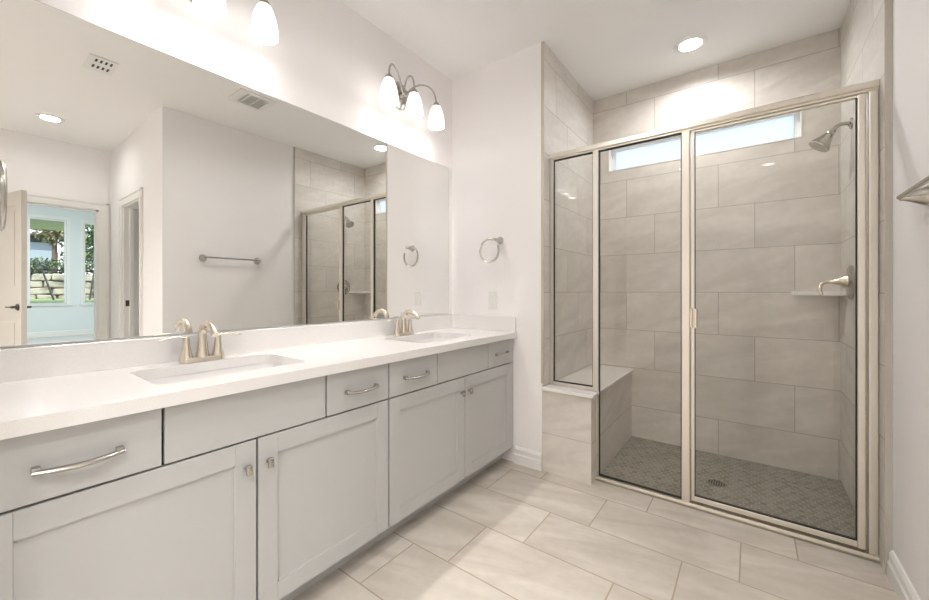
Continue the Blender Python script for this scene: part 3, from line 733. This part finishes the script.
# ------------------------------------------------------------------ ceiling vents
t = thing('ceiling_fan_grille', 'small white ceiling fan cover with two rows of dark slots', 'vent', (1.94, .645, CZ))
b = nb(); box(b, 1.81, 2.07, .565, .725, CZ-.008, CZ, bev=.003); obj('cover', b, M['white_plastic'], t)
for x in (1.866, 1.975):
    for k in range(4):
        b = nb(); y = .612 + k*.0265; box(b, x-.024, x+.024, y-.006, y+.006, CZ-.0095, CZ-.0075); obj('grille_slot', b, M['slot'], t)
t = thing('air_register', 'square white ceiling air register with a grey louvred centre', 'vent', (1.60, 1.55, CZ))
b = nb(); x0, x1, y0, y1 = 1.452, 1.748, 1.40, 1.697
box(b, x0, x1, y0, y0+.07, CZ-.009, CZ, bev=.003); box(b, x0, x1, y1-.04, y1, CZ-.009, CZ, bev=.003); box(b, x0, x0+.045, y0+.07, y1-.04, CZ-.009, CZ); box(b, x1-.045, x1, y0+.07, y1-.04, CZ-.009, CZ); obj('frame', b, M['white_plastic'], t)
b = nb(); box(b, x0+.045, x1-.045, y0+.07, y1-.04, CZ-.002, CZ-.0005); obj('duct', b, M['slotgrey'], t)
b = nb()
for k in range(12):
    x = x0+.055+k*.0178; prism(b, [(x, CZ-.007), (x+.009, CZ-.003), (x+.010, CZ-.004), (x+.001, CZ-.008)], 1, y0+.07, y1-.04)
for yy in (1.50, 1.575): box(b, x0+.045, x1-.045, yy-.004, yy+.004, CZ-.009, CZ-.002)
obj('louvres', b, M['white_plastic'], t)

# ------------------------------------------------------------------ towel rings, bar, outlet
def towel_ring(loc, rz, label):
    """local: wall plane is x-z at y=0, ring stands off towards -y"""
    t = thing('towel_ring', label, 'towel ring', loc, rz, group='open nickel towel rings')
    b = nb(); lathe(b, [(.026,0), (.026,.005), (.019,.02), (.013,.04), (.0105,.062), (.010,.078), (0,.080)], (0,0,0), (0,-1,0), 24, cap0=True); obj('post', b, M['chrome'], t, smooth=True, local=True)
    b = nb(); c = (-.048, -.071, -.076); r = .078; pts = []
    for i in range(37):
        a = math.radians(62 + 322*i/36); pts.append((c[0]+r*math.cos(a), c[1], c[2]+r*1.04*math.sin(a)))
    pts = [(-.002, -.071, .004), (-.008, -.071, .0)] + pts[1:]
    tube(b, pts, .0072, 10); obj('ring', b, M['chrome'], t, smooth=True, local=True)
    return t
tr = towel_ring((.440, YE, 1.547), 0, 'open nickel towel ring on the end wall between mirror and shower')
t2 = dup(tr, (.33, 0, 1.50), 'open nickel towel ring cut off at the left photo edge', rz=PI)
tb = thing('towel_bar', 'nickel towel bar on the white wall opposite the mirror', 'towel bar', (XR, 1.77, 1.515))
b = nb(); tube(b, [(XR-.064, 1.425, 1.508), (XR-.064, 1.945, 1.508)], .008, 14); obj('bar', b, M['chrome'], tb, smooth=True)
for y in (1.435, 1.935):
    b = nb(); lathe(b, [(.034,0), (.034,.004), (.028,.016), (.019,.036), (.0125,.055), (.0105,.066), (0,.072)], (XR, y, 1.503), (-1,0,.04), 24, cap0=True); obj('bracket', b, M['chrome'], tb, smooth=True)
ot = thing('wall_outlet', 'white duplex outlet on the end wall below the towel ring', 'outlet', (.374, YE, 1.122))
b = nb(); box(b, .342, .418, YE-.006, YE, 1.062, 1.184, bev=.003); obj('cover_plate', b, M['white_plastic'], ot)
for z in (1.100, 1.146):
    b = nb(); box(b, .363, .397, YE-.008, YE-.005, z-.016, z+.016, bev=.002); r_ = obj('receptacle', b, M['trim'], ot)
    b = nb()
    for x in (.372, .386): box(b, x-.0015, x+.0015, YE-.0085, YE-.0078, z-.004, z+.008)
    lathe(b, [(.003,0), (0,0)], (.379, YE-.0085, z-.010), (0,-1,0), 8); obj('socket_opening', b, M['slotgrey'], r_)
